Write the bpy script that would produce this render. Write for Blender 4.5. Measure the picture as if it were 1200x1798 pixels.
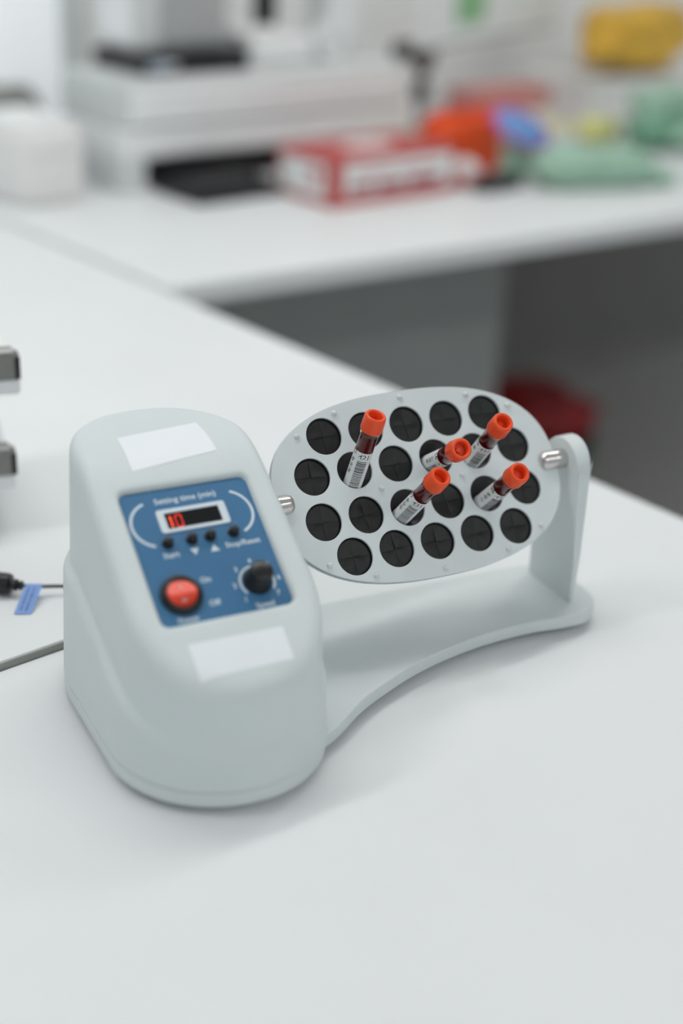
import bpy, bmesh, math, random
import numpy as np
from mathutils import Vector, Matrix, Euler
R = math.radians
for o in list(bpy.data.objects): bpy.data.objects.remove(o, do_unlink=True)
S = bpy.context.scene
COL = S.collection
DESK = 0.75

# ---------------------------------------------------------------- camera
cam = bpy.data.cameras.new('camera')
cam.sensor_fit = 'VERTICAL'; cam.sensor_height = 36.0; cam.sensor_width = 24.0
cam.lens = 50.0; cam.clip_start = 0.02
cam.dof.use_dof = True; cam.dof.focus_distance = 0.992; cam.dof.aperture_fstop = 1.75
camo = bpy.data.objects.new('camera', cam); COL.objects.link(camo)
CAMLOC = Vector((0, 0, DESK + 0.536))
PITCH, ROLL = R(24.7), R(2.5)
camo.matrix_world = (Matrix.Translation(CAMLOC) @ Matrix.Rotation(R(90) - PITCH, 4, 'X') @ Matrix.Rotation(ROLL, 4, 'Z'))
S.camera = camo

# ---------------------------------------------------------------- world and exposure
wd = bpy.data.worlds.new('world'); S.world = wd; wd.use_nodes = True
bg = wd.node_tree.nodes['Background']
bg.inputs[0].default_value = (0.90, 0.965, 1.0, 1); bg.inputs[1].default_value = 0.78
LAMP = 37.0                                    # strength of the ceiling luminaires
vs = S.view_settings
vs.view_transform = 'Standard'; vs.look = 'None'; vs.gamma = 1.0; vs.use_curve_mapping = False
vs.exposure = -0.85

# ---------------------------------------------------------------- materials
MATS = {}
def mat(name, col, rough=0.5, metal=0.0, spec=0.5, noise=0.0, nscale=40.0, bump=0.0, bscale=400.0, emit=None, estr=0.0, trans=0.0, ior=1.45, coat=0.0, sss=0.0):
    if name in MATS: return MATS[name]
    m = bpy.data.materials.new(name); m.use_nodes = True
    nt = m.node_tree; p = nt.nodes['Principled BSDF']
    c = (*col, 1)
    p.inputs['Base Color'].default_value = c
    p.inputs['Roughness'].default_value = rough
    p.inputs['Metallic'].default_value = metal
    p.inputs['Specular IOR Level'].default_value = spec
    p.inputs['Transmission Weight'].default_value = trans
    p.inputs['IOR'].default_value = ior
    p.inputs['Coat Weight'].default_value = coat
    if sss: p.inputs['Subsurface Weight'].default_value = sss; p.inputs['Subsurface Scale'].default_value = 0.003
    if emit:
        p.inputs['Emission Color'].default_value = (*emit, 1); p.inputs['Emission Strength'].default_value = estr
    if noise or bump:
        tc = nt.nodes.new('ShaderNodeTexCoord')
    if noise:
        n = nt.nodes.new('ShaderNodeTexNoise'); n.inputs['Scale'].default_value = nscale; n.inputs['Detail'].default_value = 4
        nt.links.new(tc.outputs['Object'], n.inputs['Vector'])
        r = nt.nodes.new('ShaderNodeValToRGB')
        r.color_ramp.elements[0].position = 0.3; r.color_ramp.elements[1].position = 0.7
        r.color_ramp.elements[0].color = (*[max(0, x * (1 - noise)) for x in col], 1)
        r.color_ramp.elements[1].color = (*[min(1, x * (1 + noise)) for x in col], 1)
        nt.links.new(n.outputs['Fac'], r.inputs['Fac']); nt.links.new(r.outputs['Color'], p.inputs['Base Color'])
    if bump:
        n2 = nt.nodes.new('ShaderNodeTexNoise'); n2.inputs['Scale'].default_value = bscale; n2.inputs['Detail'].default_value = 3
        nt.links.new(tc.outputs['Object'], n2.inputs['Vector'])
        b = nt.nodes.new('ShaderNodeBump'); b.inputs['Strength'].default_value = bump; b.inputs['Distance'].default_value = 0.0006
        nt.links.new(n2.outputs['Fac'], b.inputs['Height']); nt.links.new(b.outputs['Normal'], p.inputs['Normal'])
    MATS[name] = m
    return m

M_DESK = mat('white laminate', (0.785, 0.81, 0.822), 0.42, spec=0.35, noise=0.012, nscale=6, bump=0.06, bscale=900)
M_DESKEDGE = mat('grey edge band', (0.29, 0.30, 0.28), 0.5, noise=0.04, nscale=80)
M_PANEL = mat('grey furniture panel', (0.33, 0.35, 0.345), 0.6, noise=0.03, nscale=8)
M_WALL = mat('white paint', (0.93, 0.94, 0.94), 0.85, noise=0.015, nscale=3, bump=0.1, bscale=200)
M_WALLSHADE = mat('dark grey wall shade', (0.24, 0.235, 0.225), 0.7, noise=0.04, nscale=8)
M_FLOOR = mat('grey vinyl floor', (0.45, 0.445, 0.43), 0.55, noise=0.08, nscale=30)
M_HOUSE = mat('pale grey moulded plastic', (0.645, 0.71, 0.72), 0.50, spec=0.45, noise=0.012, nscale=20, bump=0.10, bscale=1600)
M_BASE = mat('pale grey powder coat', (0.66, 0.715, 0.72), 0.48, spec=0.4, noise=0.015, nscale=30, bump=0.22, bscale=1800)
M_PLATE = mat('light grey anodised sheet', (0.655, 0.715, 0.73), 0.42, spec=0.5, noise=0.03, nscale=25, bump=0.05, bscale=1500)
M_RIVET = mat('bright rivet', (0.66, 0.70, 0.71), 0.22, spec=0.7, noise=0.02)
M_RUBBER = mat('black rubber', (0.0062, 0.0070, 0.0078), 0.42, spec=0.42, noise=0.45, nscale=130, bump=0.35, bscale=300)
M_CHROME = mat('chromed steel', (0.66, 0.64, 0.62), 0.24, metal=1.0, noise=0.05, nscale=200)
M_STEEL = mat('brushed steel', (0.25, 0.25, 0.235), 0.38, metal=0.6, noise=0.06, nscale=120)
M_DARKMETAL = mat('dark metal', (0.03, 0.03, 0.028), 0.4, metal=0.4, noise=0.1, nscale=100)
M_BLUE = mat('blue panel film', (0.052, 0.165, 0.315), 0.38, spec=0.4, noise=0.03, nscale=40)
M_PRINT = mat('pale print', (0.66, 0.74, 0.80), 0.5, noise=0.01)
M_BLACK = mat('black plastic', (0.010, 0.010, 0.011), 0.32, spec=0.5, noise=0.1, nscale=60)
M_GLOSSBLACK = mat('dark display window', (0.004, 0.004, 0.005), 0.12, noise=0.05)
M_LED = mat('lit red segment', (0.6, 0.02, 0.01), 0.4, emit=(1.0, 0.030, 0.008), estr=1.3, noise=0.01)
M_LED2 = mat('lit orange red segment', (0.8, 0.05, 0.02), 0.4, emit=(1.0, 0.10, 0.035), estr=2.2, noise=0.01)
M_ROCKER = mat('lit red rocker', (0.70, 0.05, 0.022), 0.30, spec=0.5, emit=(1.0, 0.10, 0.03), estr=0.16, coat=0.2, noise=0.02)
M_STICKER = mat('white gloss sticker', (0.83, 0.87, 0.91), 0.42, spec=0.4, noise=0.008)
M_CAP = mat('orange red cap plastic', (0.84, 0.085, 0.018), 0.34, spec=0.45, noise=0.02, nscale=90, sss=0.15)
M_GLASS = mat('clear tube plastic', (1, 1, 1), 0.02, trans=1.0, ior=1.33, noise=0.0)
M_BLOOD = mat('blood', (0.16, 0.0015, 0.003), 0.3, spec=0.15, noise=0.25, nscale=120)
M_LABEL = mat('label paper', (0.78, 0.80, 0.80), 0.55, noise=0.015, nscale=150)
M_INK = mat('black ink', (0.015, 0.015, 0.018), 0.6, noise=0.05)
M_TAG = mat('blue paper tag', (0.20, 0.34, 0.68), 0.6, noise=0.04, nscale=200)
M_TAGINK = mat('dark blue ink', (0.06, 0.10, 0.26), 0.6, noise=0.05)
M_RED = mat('red print', (0.48, 0.08, 0.075), 0.5, noise=0.05, nscale=30)
M_MAROON = mat('maroon print', (0.28, 0.03, 0.05), 0.5, noise=0.05)
M_WHITE = mat('white plastic', (0.84, 0.86, 0.865), 0.45, noise=0.015, nscale=15)
M_WARMWHITE = mat('warm white plastic', (0.80, 0.80, 0.79), 0.5, noise=0.02, nscale=15)
M_GREY = mat('grey plastic', (0.42, 0.44, 0.44), 0.5, noise=0.03, nscale=20)
M_PALE = mat('pale grey plastic', (0.66, 0.69, 0.69), 0.5, noise=0.02, nscale=20)
M_ORANGE = mat('orange foil', (0.80, 0.085, 0.012), 0.4, noise=0.10, nscale=14)
M_GREEN = mat('pale green film', (0.33, 0.52, 0.40), 0.5, noise=0.10, nscale=18)
M_GREEN2 = mat('sea green film', (0.20, 0.42, 0.29), 0.5, noise=0.22, nscale=16)
M_YELLOW = mat('yellow bag plastic', (0.68, 0.41, 0.05), 0.45, noise=0.18, nscale=14)
M_PALEYEL = mat('pale yellow paper', (0.74, 0.71, 0.42), 0.6, noise=0.04)
M_SKY = mat('blue foil', (0.15, 0.30, 0.62), 0.4, noise=0.06)
M_FRINGE = mat('magenta lens fringe', (0.75, 0.06, 0.42), 0.4, noise=0.03)
M_PINKBOX = mat('faded red card', (0.60, 0.25, 0.23), 0.6, noise=0.08, nscale=30)
M_BROWN = mat('dark brown plastic', (0.035, 0.012, 0.012), 0.4, noise=0.1)
M_STICKY = mat('green paper note', (0.27, 0.52, 0.27), 0.7, noise=0.03)
M_REDBAG = mat('red waste bag', (0.30, 0.008, 0.010), 0.35, noise=0.25, nscale=9)
M_BINGREEN = mat('dark green bin plastic', (0.03, 0.10, 0.05), 0.5, noise=0.08)
M_KEY = mat('black keys', (0.014, 0.015, 0.018), 0.5, noise=0.15, nscale=120)
M_LIGHT = mat('luminaire diffuser', (0.9, 0.9, 0.9), 0.6, emit=(1.0, 0.985, 0.955), estr=LAMP, noise=0.0)

# ---------------------------------------------------------------- helpers
def link(name, me, m=None, parent=None, smooth=False):
    o = bpy.data.objects.new(name, me); COL.objects.link(o)
    if m is not None and len(me.materials) == 0: me.materials.append(m)
    if parent is not None: o.parent = parent
    if smooth:
        for pl in me.polygons: pl.use_smooth = True
    return o
def obj(name, bm, m, parent=None, smooth=False, autosmooth=None):
    bmesh.ops.recalc_face_normals(bm, faces=bm.faces[:])
    me = bpy.data.meshes.new(name); bm.to_mesh(me); bm.free()
    if autosmooth is not None:
        for pl in me.polygons: pl.use_smooth = True
        me.set_sharp_from_angle(angle=R(autosmooth))
    return link(name, me, m, parent, smooth)
def thing(name, label, cat, loc=(0, 0, 0), rz=0.0, group=None):
    o = bpy.data.objects.new(name, None); COL.objects.link(o)
    o.empty_display_size = 0.02
    o.location = loc; o.rotation_euler = (0, 0, rz)
    return tag(o, label, cat, group)
def tag(o, label, cat, group=None, kind=None):
    o['label'] = label; o['category'] = cat
    if group: o['group'] = group
    if kind: o['kind'] = kind
    return o
def struct(o): o['kind'] = 'structure'; return o

def add_box(bm, c, s, bev=0.0, seg=2, mtx=None):
    r = bmesh.ops.create_cube(bm, size=1.0)
    vs_ = r['verts']
    bmesh.ops.scale(bm, vec=s, verts=vs_)
    if bev > 0:
        es = list({e for v in vs_ for e in v.link_edges})
        rb = bmesh.ops.bevel(bm, geom=es, offset=bev, segments=seg, profile=0.5, affect='EDGES')
        vs_ = list({v for f in rb['faces'] for v in f.verts} | {v for v in vs_ if v.is_valid})
    bmesh.ops.translate(bm, vec=c, verts=vs_)
    if mtx is not None: bmesh.ops.transform(bm, matrix=mtx, verts=vs_)
    return vs_
def box(c, s, bev=0.0, seg=2, mtx=None):
    bm = bmesh.new(); add_box(bm, c, s, bev, seg, mtx); return bm
def add_lathe(bm, prof, n=32, mtx=None):
    rings = []; new = []
    for r, z in prof:
        if r < 1e-7:
            v = bm.verts.new((0, 0, z)); rings.append([v]); new.append(v)
        else:
            ring = [bm.verts.new((r * math.cos(2 * math.pi * k / n), r * math.sin(2 * math.pi * k / n), z)) for k in range(n)]
            rings.append(ring); new += ring
    for a, b in zip(rings, rings[1:]):
        for k in range(n):
            k2 = (k + 1) % n
            if len(a) == 1 and len(b) == 1: continue
            if len(a) == 1: bm.faces.new((a[0], b[k], b[k2]))
            elif len(b) == 1: bm.faces.new((a[k], a[k2], b[0]))
            else: bm.faces.new((a[k], a[k2], b[k2], b[k]))
    if mtx is not None: bmesh.ops.transform(bm, matrix=mtx, verts=new)
    return new
def lathe(prof, n=32, mtx=None):
    bm = bmesh.new(); add_lathe(bm, prof, n, mtx); return bm
def add_tube(bm, pts, r, n=10):
    pts = [Vector(p) for p in pts]; rings = []
    up = Vector((0, 0, 1))
    for i, p in enumerate(pts):
        t = (pts[min(i + 1, len(pts) - 1)] - pts[max(i - 1, 0)]).normalized()
        a = t.cross(up)
        if a.length < 1e-4: a = t.cross(Vector((1, 0, 0)))
        a.normalize(); b = a.cross(t)
        rr = r[i] if isinstance(r, (list, tuple)) else r
        rings.append([bm.verts.new(p + a * rr * math.cos(2 * math.pi * k / n) + b * rr * math.sin(2 * math.pi * k / n)) for k in range(n)])
    for A, B in zip(rings, rings[1:]):
        for k in range(n): bm.faces.new((A[k], A[(k + 1) % n], B[(k + 1) % n], B[k]))
    bm.faces.new(rings[0]); bm.faces.new(rings[-1])
def add_prism(bm, poly, z0, z1, bev=0.0, seg=3):
    lo = [bm.verts.new((x, y, z0)) for x, y in poly]; hi = [bm.verts.new((x, y, z1)) for x, y in poly]
    n = len(poly)
    ft = bm.faces.new(hi); fb = bm.faces.new(lo[::-1])
    for k in range(n): bm.faces.new((lo[k], lo[(k + 1) % n], hi[(k + 1) % n], hi[k]))
    if bev:
        es = list(ft.edges) + list(fb.edges)
        bmesh.ops.bevel(bm, geom=es, offset=bev, segments=seg, profile=0.5, affect='EDGES', clamp_overlap=True)
def prism(poly, z0, z1, bev=0.0, seg=3):
    bm = bmesh.new(); add_prism(bm, poly, z0, z1, bev, seg); return bm
def rrect(w, h, r, n=8, cx=0, cy=0):
    pts = []
    for sx, sy, a0 in ((1, 1, 0), (-1, 1, 90), (-1, -1, 180), (1, -1, 270)):
        for k in range(n + 1):
            a = R(a0 + 90 * k / n)
            pts.append((cx + sx * (w / 2 - r) + r * math.cos(a), cy + sy * (h / 2 - r) + r * math.sin(a)))
    return pts
def catmull(pts, n=6, closed=False):
    P = [Vector((*p, 0)) if len(p) == 2 else Vector(p) for p in pts]; out = []
    N = len(P)
    rng = range(N if closed else N - 1)
    for i in rng:
        p0 = P[(i - 1) % N] if closed or i > 0 else P[i]; p1 = P[i]; p2 = P[(i + 1) % N]
        p3 = P[(i + 2) % N] if closed or i + 2 < N else p2
        for k in range(n):
            t = k / n
            out.append(0.5 * ((2 * p1) + (p2 - p0) * t + (2 * p0 - 5 * p1 + 4 * p2 - p3) * t * t + (3 * p1 - p0 - 3 * p2 + p3) * t ** 3))
    if not closed: out.append(P[-1])
    return out
def text_mesh(s, size, align='CENTER', extr=0.00004, bold=0.00009):
    cu = bpy.data.curves.new('print', 'FONT'); cu.body = s; cu.size = size; cu.align_x = align; cu.align_y = 'CENTER'
    cu.extrude = extr; cu.resolution_u = 3; cu.offset = bold
    o = bpy.data.objects.new('print', cu); COL.objects.link(o)
    dg = bpy.context.evaluated_depsgraph_get(); dg.update()
    me = bpy.data.meshes.new_from_object(o.evaluated_get(dg))
    bpy.data.objects.remove(o, do_unlink=True); bpy.data.curves.remove(cu)
    me.materials.clear()
    return me
def curve_sheet(name, outline, holes, extr, bev):
    """flat sheet with holes: filled 2D curve turned into a mesh"""
    cu = bpy.data.curves.new(name, 'CURVE'); cu.dimensions = '2D'; cu.fill_mode = 'BOTH'
    cu.extrude = extr; cu.bevel_depth = bev; cu.bevel_resolution = 2; cu.offset = -bev
    for pts in [outline] + holes:
        sp = cu.splines.new('POLY'); sp.points.add(len(pts) - 1)
        for p_, q in zip(sp.points, pts): p_.co = (q[0], q[1], 0, 1)
        sp.use_cyclic_u = True
    o = bpy.data.objects.new(name, cu); COL.objects.link(o)
    dg = bpy.context.evaluated_depsgraph_get(); dg.update()
    me = bpy.data.meshes.new_from_object(o.evaluated_get(dg))
    bpy.data.objects.remove(o, do_unlink=True); bpy.data.curves.remove(cu)
    me.materials.clear()
    return me
def blob(dims, seed, e=2.6, amp=0.12, freq=3.0, flat=True, nu=40, nv=24):
    """crumpled bag shape: superellipsoid with folds, resting on z = 0"""
    rng = random.Random(seed); bm = bmesh.new()
    ph = [(rng.uniform(-1, 1), rng.uniform(-1, 1), rng.uniform(-1, 1), rng.uniform(0, 6.28), rng.uniform(0.6, 2.2) * freq) for _ in range(9)]
    def sg(x, p): return math.copysign(abs(x) ** p, x)
    def disp(d):
        s = 0
        for a, b, c, f0, fr_ in ph:
            s += (1 - abs(math.sin((a * d[0] + b * d[1] + c * d[2]) * fr_ + f0))) * 2 - 1
        return 1 + amp * s / 3
    rings = []
    for j in range(nv + 1):
        la = -math.pi / 2 + math.pi * j / nv
        n = 1 if j in (0, nv) else nu
        ring = []
        for i in range(n):
            lo = 2 * math.pi * i / nu
            d = (math.cos(la) * math.cos(lo), math.cos(la) * math.sin(lo), math.sin(la))
            k = disp(d)
            q = 2 / e
            x = sg(math.cos(la), q) * sg(math.cos(lo), q) * dims[0] / 2 * k
            y = sg(math.cos(la), q) * sg(math.sin(lo), q) * dims[1] / 2 * k
            z = sg(math.sin(la), q) * dims[2] / 2 * k + dims[2] / 2
            if flat: z = max(z, 0.0)
            ring.append(bm.verts.new((x, y, z)))
        rings.append(ring)
    for A, B in zip(rings, rings[1:]):
        for k in range(nu):
            k2 = (k + 1) % nu
            if len(A) == 1: bm.faces.new((A[0], B[k2], B[k]))
            elif len(B) == 1: bm.faces.new((A[k], A[k2], B[0]))
            else: bm.faces.new((A[k], A[k2], B[k2], B[k]))
    return bm

# ---------------------------------------------------------------- the room
BAZ = R(41)                                   # direction of the back wall and of the things along it
PC = Vector((-0.2366, 1.8113, 0))             # inner corner of the L of desks
bV = Vector((math.cos(BAZ), math.sin(BAZ), 0)); wV = Vector((-bV.y, bV.x, 0))
FZ = DESK + 0.015                             # top of the far desk
def fw(b, w, z=0.0): q = PC + bV * b + wV * w; return Vector((q.x, q.y, FZ + z))
aV = Vector((math.cos(R(-48.8)), math.sin(R(-48.8)), 0))   # along the near desk's long edge
sV = Vector((math.cos(R(42)), math.sin(R(42)), 0))         # along the seam between the two near desks
IP = Vector((0.2238, 1.2853, 0))              # where that seam meets the long edge
def P2(v): return (v.x, v.y)

def wall_box(name, p0, p1, z0, z1, th, m):
    d = (p1 - p0).normalized(); nrm = Vector((-d.y, d.x, 0)) * th
    return struct(obj(name, prism([P2(p0), P2(p1), P2(p1 + nrm), P2(p0 + nrm)], z0, z1), m))
wall_box('floor', Vector((-3, -1.5, 0)), Vector((4.2, -1.5, 0)), -0.05, 0.0, 7.5, M_FLOOR)
wall_box('ceiling', Vector((-3, -1.5, 0)), Vector((4.2, -1.5, 0)), 2.75, 2.80, 7.5, M_WALL)
WB = 0.92
wall_box('wall_back', fw(-1.6, WB), fw(4.2, WB), 0.0, 2.75, 0.08, M_WALL)

wall_box('shade_sheet_1', fw(-0.5, WB - 0.012), fw(3.2, WB - 0.012), 0.0, DESK - 0.03, 0.010, M_WALLSHADE)  # dark sheet added to put the under-desk shade into the wall's colour

t = struct(obj('glow_pane_1', box((0, 0, 0.60), (1.16, 0.010, 1.16), 0.002), mat('added wall glow', (0.85, 0.87, 0.88), 0.5, emit=(0.93, 0.98, 1.0), estr=0.5, noise=0.01)))  # glowing pane added to brighten the left of the back wall
t.location = fw(-0.215, WB - 0.008, 0.02); t.rotation_euler = (0, 0, BAZ)
for x, z, sx, sz in ((-0.6, 0.6, 0.04, 1.24), (0.6, 0.6, 0.04, 1.24), (0, 0.0, 1.24, 0.04), (0, 1.2, 1.24, 0.04)):
    obj('glow_pane_frame', box((x, -0.006, z), (sx, 0.03, sz), 0.003), M_PALE, t)  # edging of the added glowing pane

def ceiling_light(x, y, rz, label):
    t = thing('ceiling_light', label, 'ceiling light', (x, y, 2.75), rz, 'ceiling light panels')
    bm = bmesh.new()
    for cx, cy, sx, sy in ((0, 0.085, 1.29, 0.03), (0, -0.085, 1.29, 0.03), (0.63, 0, 0.03, 0.14), (-0.63, 0, 0.03, 0.14)):
        add_box(bm, (cx, cy, -0.02), (sx, sy, 0.04))
    obj('frame', bm, M_WHITE, t)
    obj('diffuser', box((0, 0, -0.012), (1.23, 0.14, 0.01)), M_LIGHT, t)
LAZ = R(38); lV = Vector((math.cos(LAZ), math.sin(LAZ), 0)); lN = Vector((lV.y, -lV.x, 0))
for row, q0, wr in ((0, Vector((-0.21, 1.46, 0)), 'row over the desks'), (1, Vector((-0.21, 1.46, 0)) + lN * 2.9, 'row over the open floor')):
    for k, wk in ((-1, 'left'), (0, 'middle'), (1, 'right')):
        q = q0 + lV * (1.5 * k)
        ceiling_light(q.x, q.y, LAZ, 'slim ceiling light, the %s one of the %s' % (wk, wr))

# ---------------------------------------------------------------- desks
def desk(name, label, corners, top, legs, th=0.025, edge=None):
    base = corners[0]
    t = thing(name, label, 'desk', (base.x, base.y, 0))
    poly = [P2(c - base) for c in corners]
    obj('desk_top', prism(poly, top - th, top, 0.0015, 2), M_DESK, t)
    if edge:
        for (i, j) in edge:
            a = corners[i] - base; b = corners[j] - base; d = (b - a).normalized(); nr = Vector((d.y, -d.x, 0)) * 0.0012
            obj('edge_band', prism([P2(a + nr + d * 0.002), P2(b + nr - d * 0.002), P2(b - d * 0.002), P2(a + d * 0.002)], top - th + 0.001, top - 0.0016), M_DESKEDGE, t)
    for q in legs:
        q = q - base
        obj('leg', box((q.x, q.y, (top - th) / 2), (0.05, 0.05, top - th), 0.004), M_GREY, t)
    return t
J = IP + aV * 1.35
near = [IP, IP - sV * 1.05, J - sV * 1.05, J]
def inset(cs, k=0.07):
    c = sum(cs, Vector()) / len(cs)
    return [p + (c - p).normalized() * k * 1.6 for p in cs]
desk('lab_desk', 'white lab desk in front, carrying the tube rotator', near, DESK, inset(near))
g = 0.0012
bk = [IP - aV * g, PC - aV * 0.90, PC - aV * 0.90 - sV * 1.05, IP - aV * g - sV * 1.05]
desk('lab_desk', 'white lab desk beyond the seam, carrying the steel rack and the cable plug', bk, DESK + 0.007, inset(bk), edge=[(3, 0)])
eV = Vector((math.cos(R(36)), math.sin(R(36)), 0))
far0 = PC + sV * 0.002
farq = [far0, far0 + eV * 2.2, fw(2.35, WB - 0.005), fw(0.0, WB - 0.005) + bV * -0.08]
for q in farq: q.z = 0
farq[3] = far0 - aV * 0.90
desk('lab_desk', 'white far lab desk with riser, glove box and bags on it', farq, FZ, [], th=0.028)
# panels that carry the far desk
o = obj('modesty_panel', prism([P2(fw(0.04, 0.36)), P2(fw(1.03, 0.36)), P2(fw(1.03, 0.38)), P2(fw(0.04, 0.38))], 0.0, FZ - 0.028), M_PANEL)
tag(o, 'plain grey panel under the left part of the far desk', 'panel')

# red waste bag in the dark under the far desk
t = thing('waste_bin', 'low green bin with a red bag in the dark under the far desk', 'bin', fw(1.40, 0.60, -FZ), BAZ)
obj('bin_body', lathe([(0, 0.0), (0.15, 0.0), (0.165, 0.012), (0.17, 0.06), (0.165, 0.062), (0.15, 0.01), (0, 0.008)], 28), M_BINGREEN, t, autosmooth=40)
bm = blob((0.33, 0.31, 0.13), 5, amp=0.12); bmesh.ops.translate(bm, vec=(0, 0, 0.045), verts=bm.verts[:])
obj('bag', bm, M_REDBAG, t, smooth=True)

# ---------------------------------------------------------------- tube rotator
ZA = 0.127                                    # height of the turning axis above the desk
DEV = Vector((0.05936698, 0.9482094, DESK)); DAZ = R(27.8376)
rot = thing('tube_rotator', 'pale grey laboratory tube rotator with blue control panel', 'tube rotator', DEV, DAZ)
def L(X, F, Z): return Vector((X, -F, Z)) * 0.001   # millimetres: along the axis, towards the front, up
XC = -196.5

# housing: fillets, ledge and panel recess as one smooth moulded shell (surface nets on a distance field)
AX = math.atan2(164.5 - 111.4, 104.5 - 23.0)  # slope of the control panel
CA, SA = math.cos(AX), math.sin(AX)
def smin(a, b, k):
    h = np.clip(0.5 + 0.5 * (b - a) / k, 0, 1); return b * (1 - h) + a * h - k * h * (1 - h)
def smax(a, b, k): return -smin(-a, -b, k)
def sdf(x, F, z):
    fu = np.where(F > 86.0, F - 86.0, np.where(F < 0, F * 0.84, 0.0))
    fc = np.where(F > 82.0, F - 82.0, np.where(F < 0, F * 0.84, 0.0))
    pl = np.sqrt(x * x + fc * fc)
    up = (np.abs(x) ** 2.25 + np.abs(fu) ** 2.25) ** (1 / 2.25) - (65.0 - 0.03 * (z - 60))
    top = smin(np.full_like(F, 186.0), 168.9 - (SA / CA) * (F - 23.0), 16.0)
    u = smax(up, (z - top) * CA, 9.5)
    sk = smax(pl - (72.6 - 0.035 * (z - 16)), (z - np.minimum(99.0 - 0.36 * F, 99.0)) * 0.94, 6.5)
    d = smin(u, sk, 2.5)
    s = (F - 23.0) * CA - (z - 164.5) * SA
    h = (F - 23.0) * SA + (z - 164.5) * CA
    qx = np.abs(x) - (43.6 - 5.0); qs = np.abs(s - 48.8) - (49.0 - 5.0)
    rr = np.minimum(np.maximum(qx, qs), 0) + np.sqrt(np.maximum(qx, 0) ** 2 + np.maximum(qs, 0) ** 2) - 5.0
    rec = np.maximum(rr, -h - 0.6)
    d = smax(d, -rec, 4.5)
    return np.maximum(d, 16.3 - z)
def surface_nets(lo, hi, st):
    ax = [np.arange(l, h_ + st, st) for l, h_ in zip(lo, hi)]
    X, Y, Z = np.meshgrid(*ax, indexing='ij')
    D = sdf(X, Y, Z)
    nx, ny, nz = D.shape
    I = (D < 0)
    c = np.zeros((nx - 1, ny - 1, nz - 1), int)
    for i in (0, 1):
        for j in (0, 1):
            for k in (0, 1): c += I[i:nx - 1 + i, j:ny - 1 + j, k:nz - 1 + k]
    act = (c > 0) & (c < 8)
    idx = -np.ones(act.shape, int); idx[act] = np.arange(act.sum())
    ci = np.argwhere(act)
    acc = np.zeros((len(ci), 3)); cnt = np.zeros(len(ci))
    corners = [(i, j, k) for i in (0, 1) for j in (0, 1) for k in (0, 1)]
    for a in corners:
        for b in corners:
            if sum(b) - sum(a) == 1 and all(y >= x for x, y in zip(a, b)):
                da = D[tuple((ci + a).T)]; db = D[tuple((ci + b).T)]
                m = (da < 0) != (db < 0)
                tt = np.where(m, da / np.where(m, da - db, 1), 0)
                p = ci + np.array(a) + tt[:, None] * (np.array(b) - np.array(a))
                acc[m] += p[m]; cnt[m] += 1
    V = acc / cnt[:, None] * st + np.array(lo)
    for _ in range(4):                        # pull the vertices onto the surface
        e = 0.05
        d0 = sdf(*V.T)
        G = np.stack([(sdf(*(V + e * np.eye(3)[q]).T) - sdf(*(V - e * np.eye(3)[q]).T)) / (2 * e) for q in range(3)], 1)
        g2 = (G * G).sum(1).clip(0.2)
        stp = -(d0 / g2)[:, None] * G
        V += np.clip(stp, -0.5, 0.5)
    Fs = []
    for a in range(3):
        b, cc = (a + 1) % 3, (a + 2) % 3
        sl0 = [slice(None)] * 3; sl1 = [slice(None)] * 3
        sl0[a] = slice(0, -1); sl1[a] = slice(1, None)
        ch = I[tuple(sl0)] != I[tuple(sl1)]
        e = np.argwhere(ch)
        e = e[(e[:, b] > 0) & (e[:, cc] > 0) & (e[:, b] < D.shape[b] - 1) & (e[:, cc] < D.shape[cc] - 1)]
        ub = np.zeros(3, int); ub[b] = 1; uc = np.zeros(3, int); uc[cc] = 1
        q = [idx[tuple((e - ub - uc).T)], idx[tuple((e - uc).T)], idx[tuple(e.T)], idx[tuple((e - ub).T)]]
        q = np.stack(q, 1)
        fl = I[tuple(e.T)]
        q[~fl] = q[~fl][:, ::-1]
        Fs.append(q)
    return V, np.concatenate(Fs)
V, Fq = surface_nets((-78, -91, 12), (78, 160, 192), 1.75)
V2 = np.stack([(V[:, 0] + XC), -V[:, 1], V[:, 2]], 1) * 0.001
me = bpy.data.meshes.new('housing')
me.from_pydata(V2.tolist(), [], Fq[:, ::-1].tolist()); me.update()
house = link('housing', me, M_HOUSE, rot, smooth=True)
hb = bmesh.new(); hb.from_mesh(me); bmesh.ops.recalc_face_normals(hb, faces=hb.faces[:]); hb.to_mesh(me); hb.free()

# base plate: one bent outline under housing and post
def stadium(r, a0, a1, fc, n=28):
    return [(XC + r * math.cos(R(a0 + (a1 - a0) * k / n)), fc + r * math.sin(R(a0 + (a1 - a0) * k / n))) for k in range(n + 1)]
rs = 72.3
ol = [(x, y / 0.84) for x, y in stadium(rs, 0, -180, 0)]                              # round the back, from right to left
ol += stadium(rs, 180, 30, 82, 34)                          # up the left side and round the nose
fr_pts = [(XC + rs * math.cos(R(30)), 82 + rs * math.sin(R(30))), (-118, 109), (-90, 88.5), (-53, 69.8), (-23, 58), (5, 50.5), (38, 45), (74, 43.4), (104, 46.2), (124, 46), (138, 38.5), (146, 24), (148, 2), (146, -18), (138, -32), (122, -40), (100, -42)]
ol += [P2(v) for v in catmull(fr_pts, 5)][1:]
ol += [(20, -42.5), (-60, -44), (-105, -47), (-118, -50)]
me = curve_sheet('base_plate', [P2(L(x, f_, 0)) for x, f_ in ol], [], 0.0050 - 0.0008, 0.0008)
bp = link('base_plate', me, M_BASE, rot); bp.location = (0, 0, 0.0112)
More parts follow.
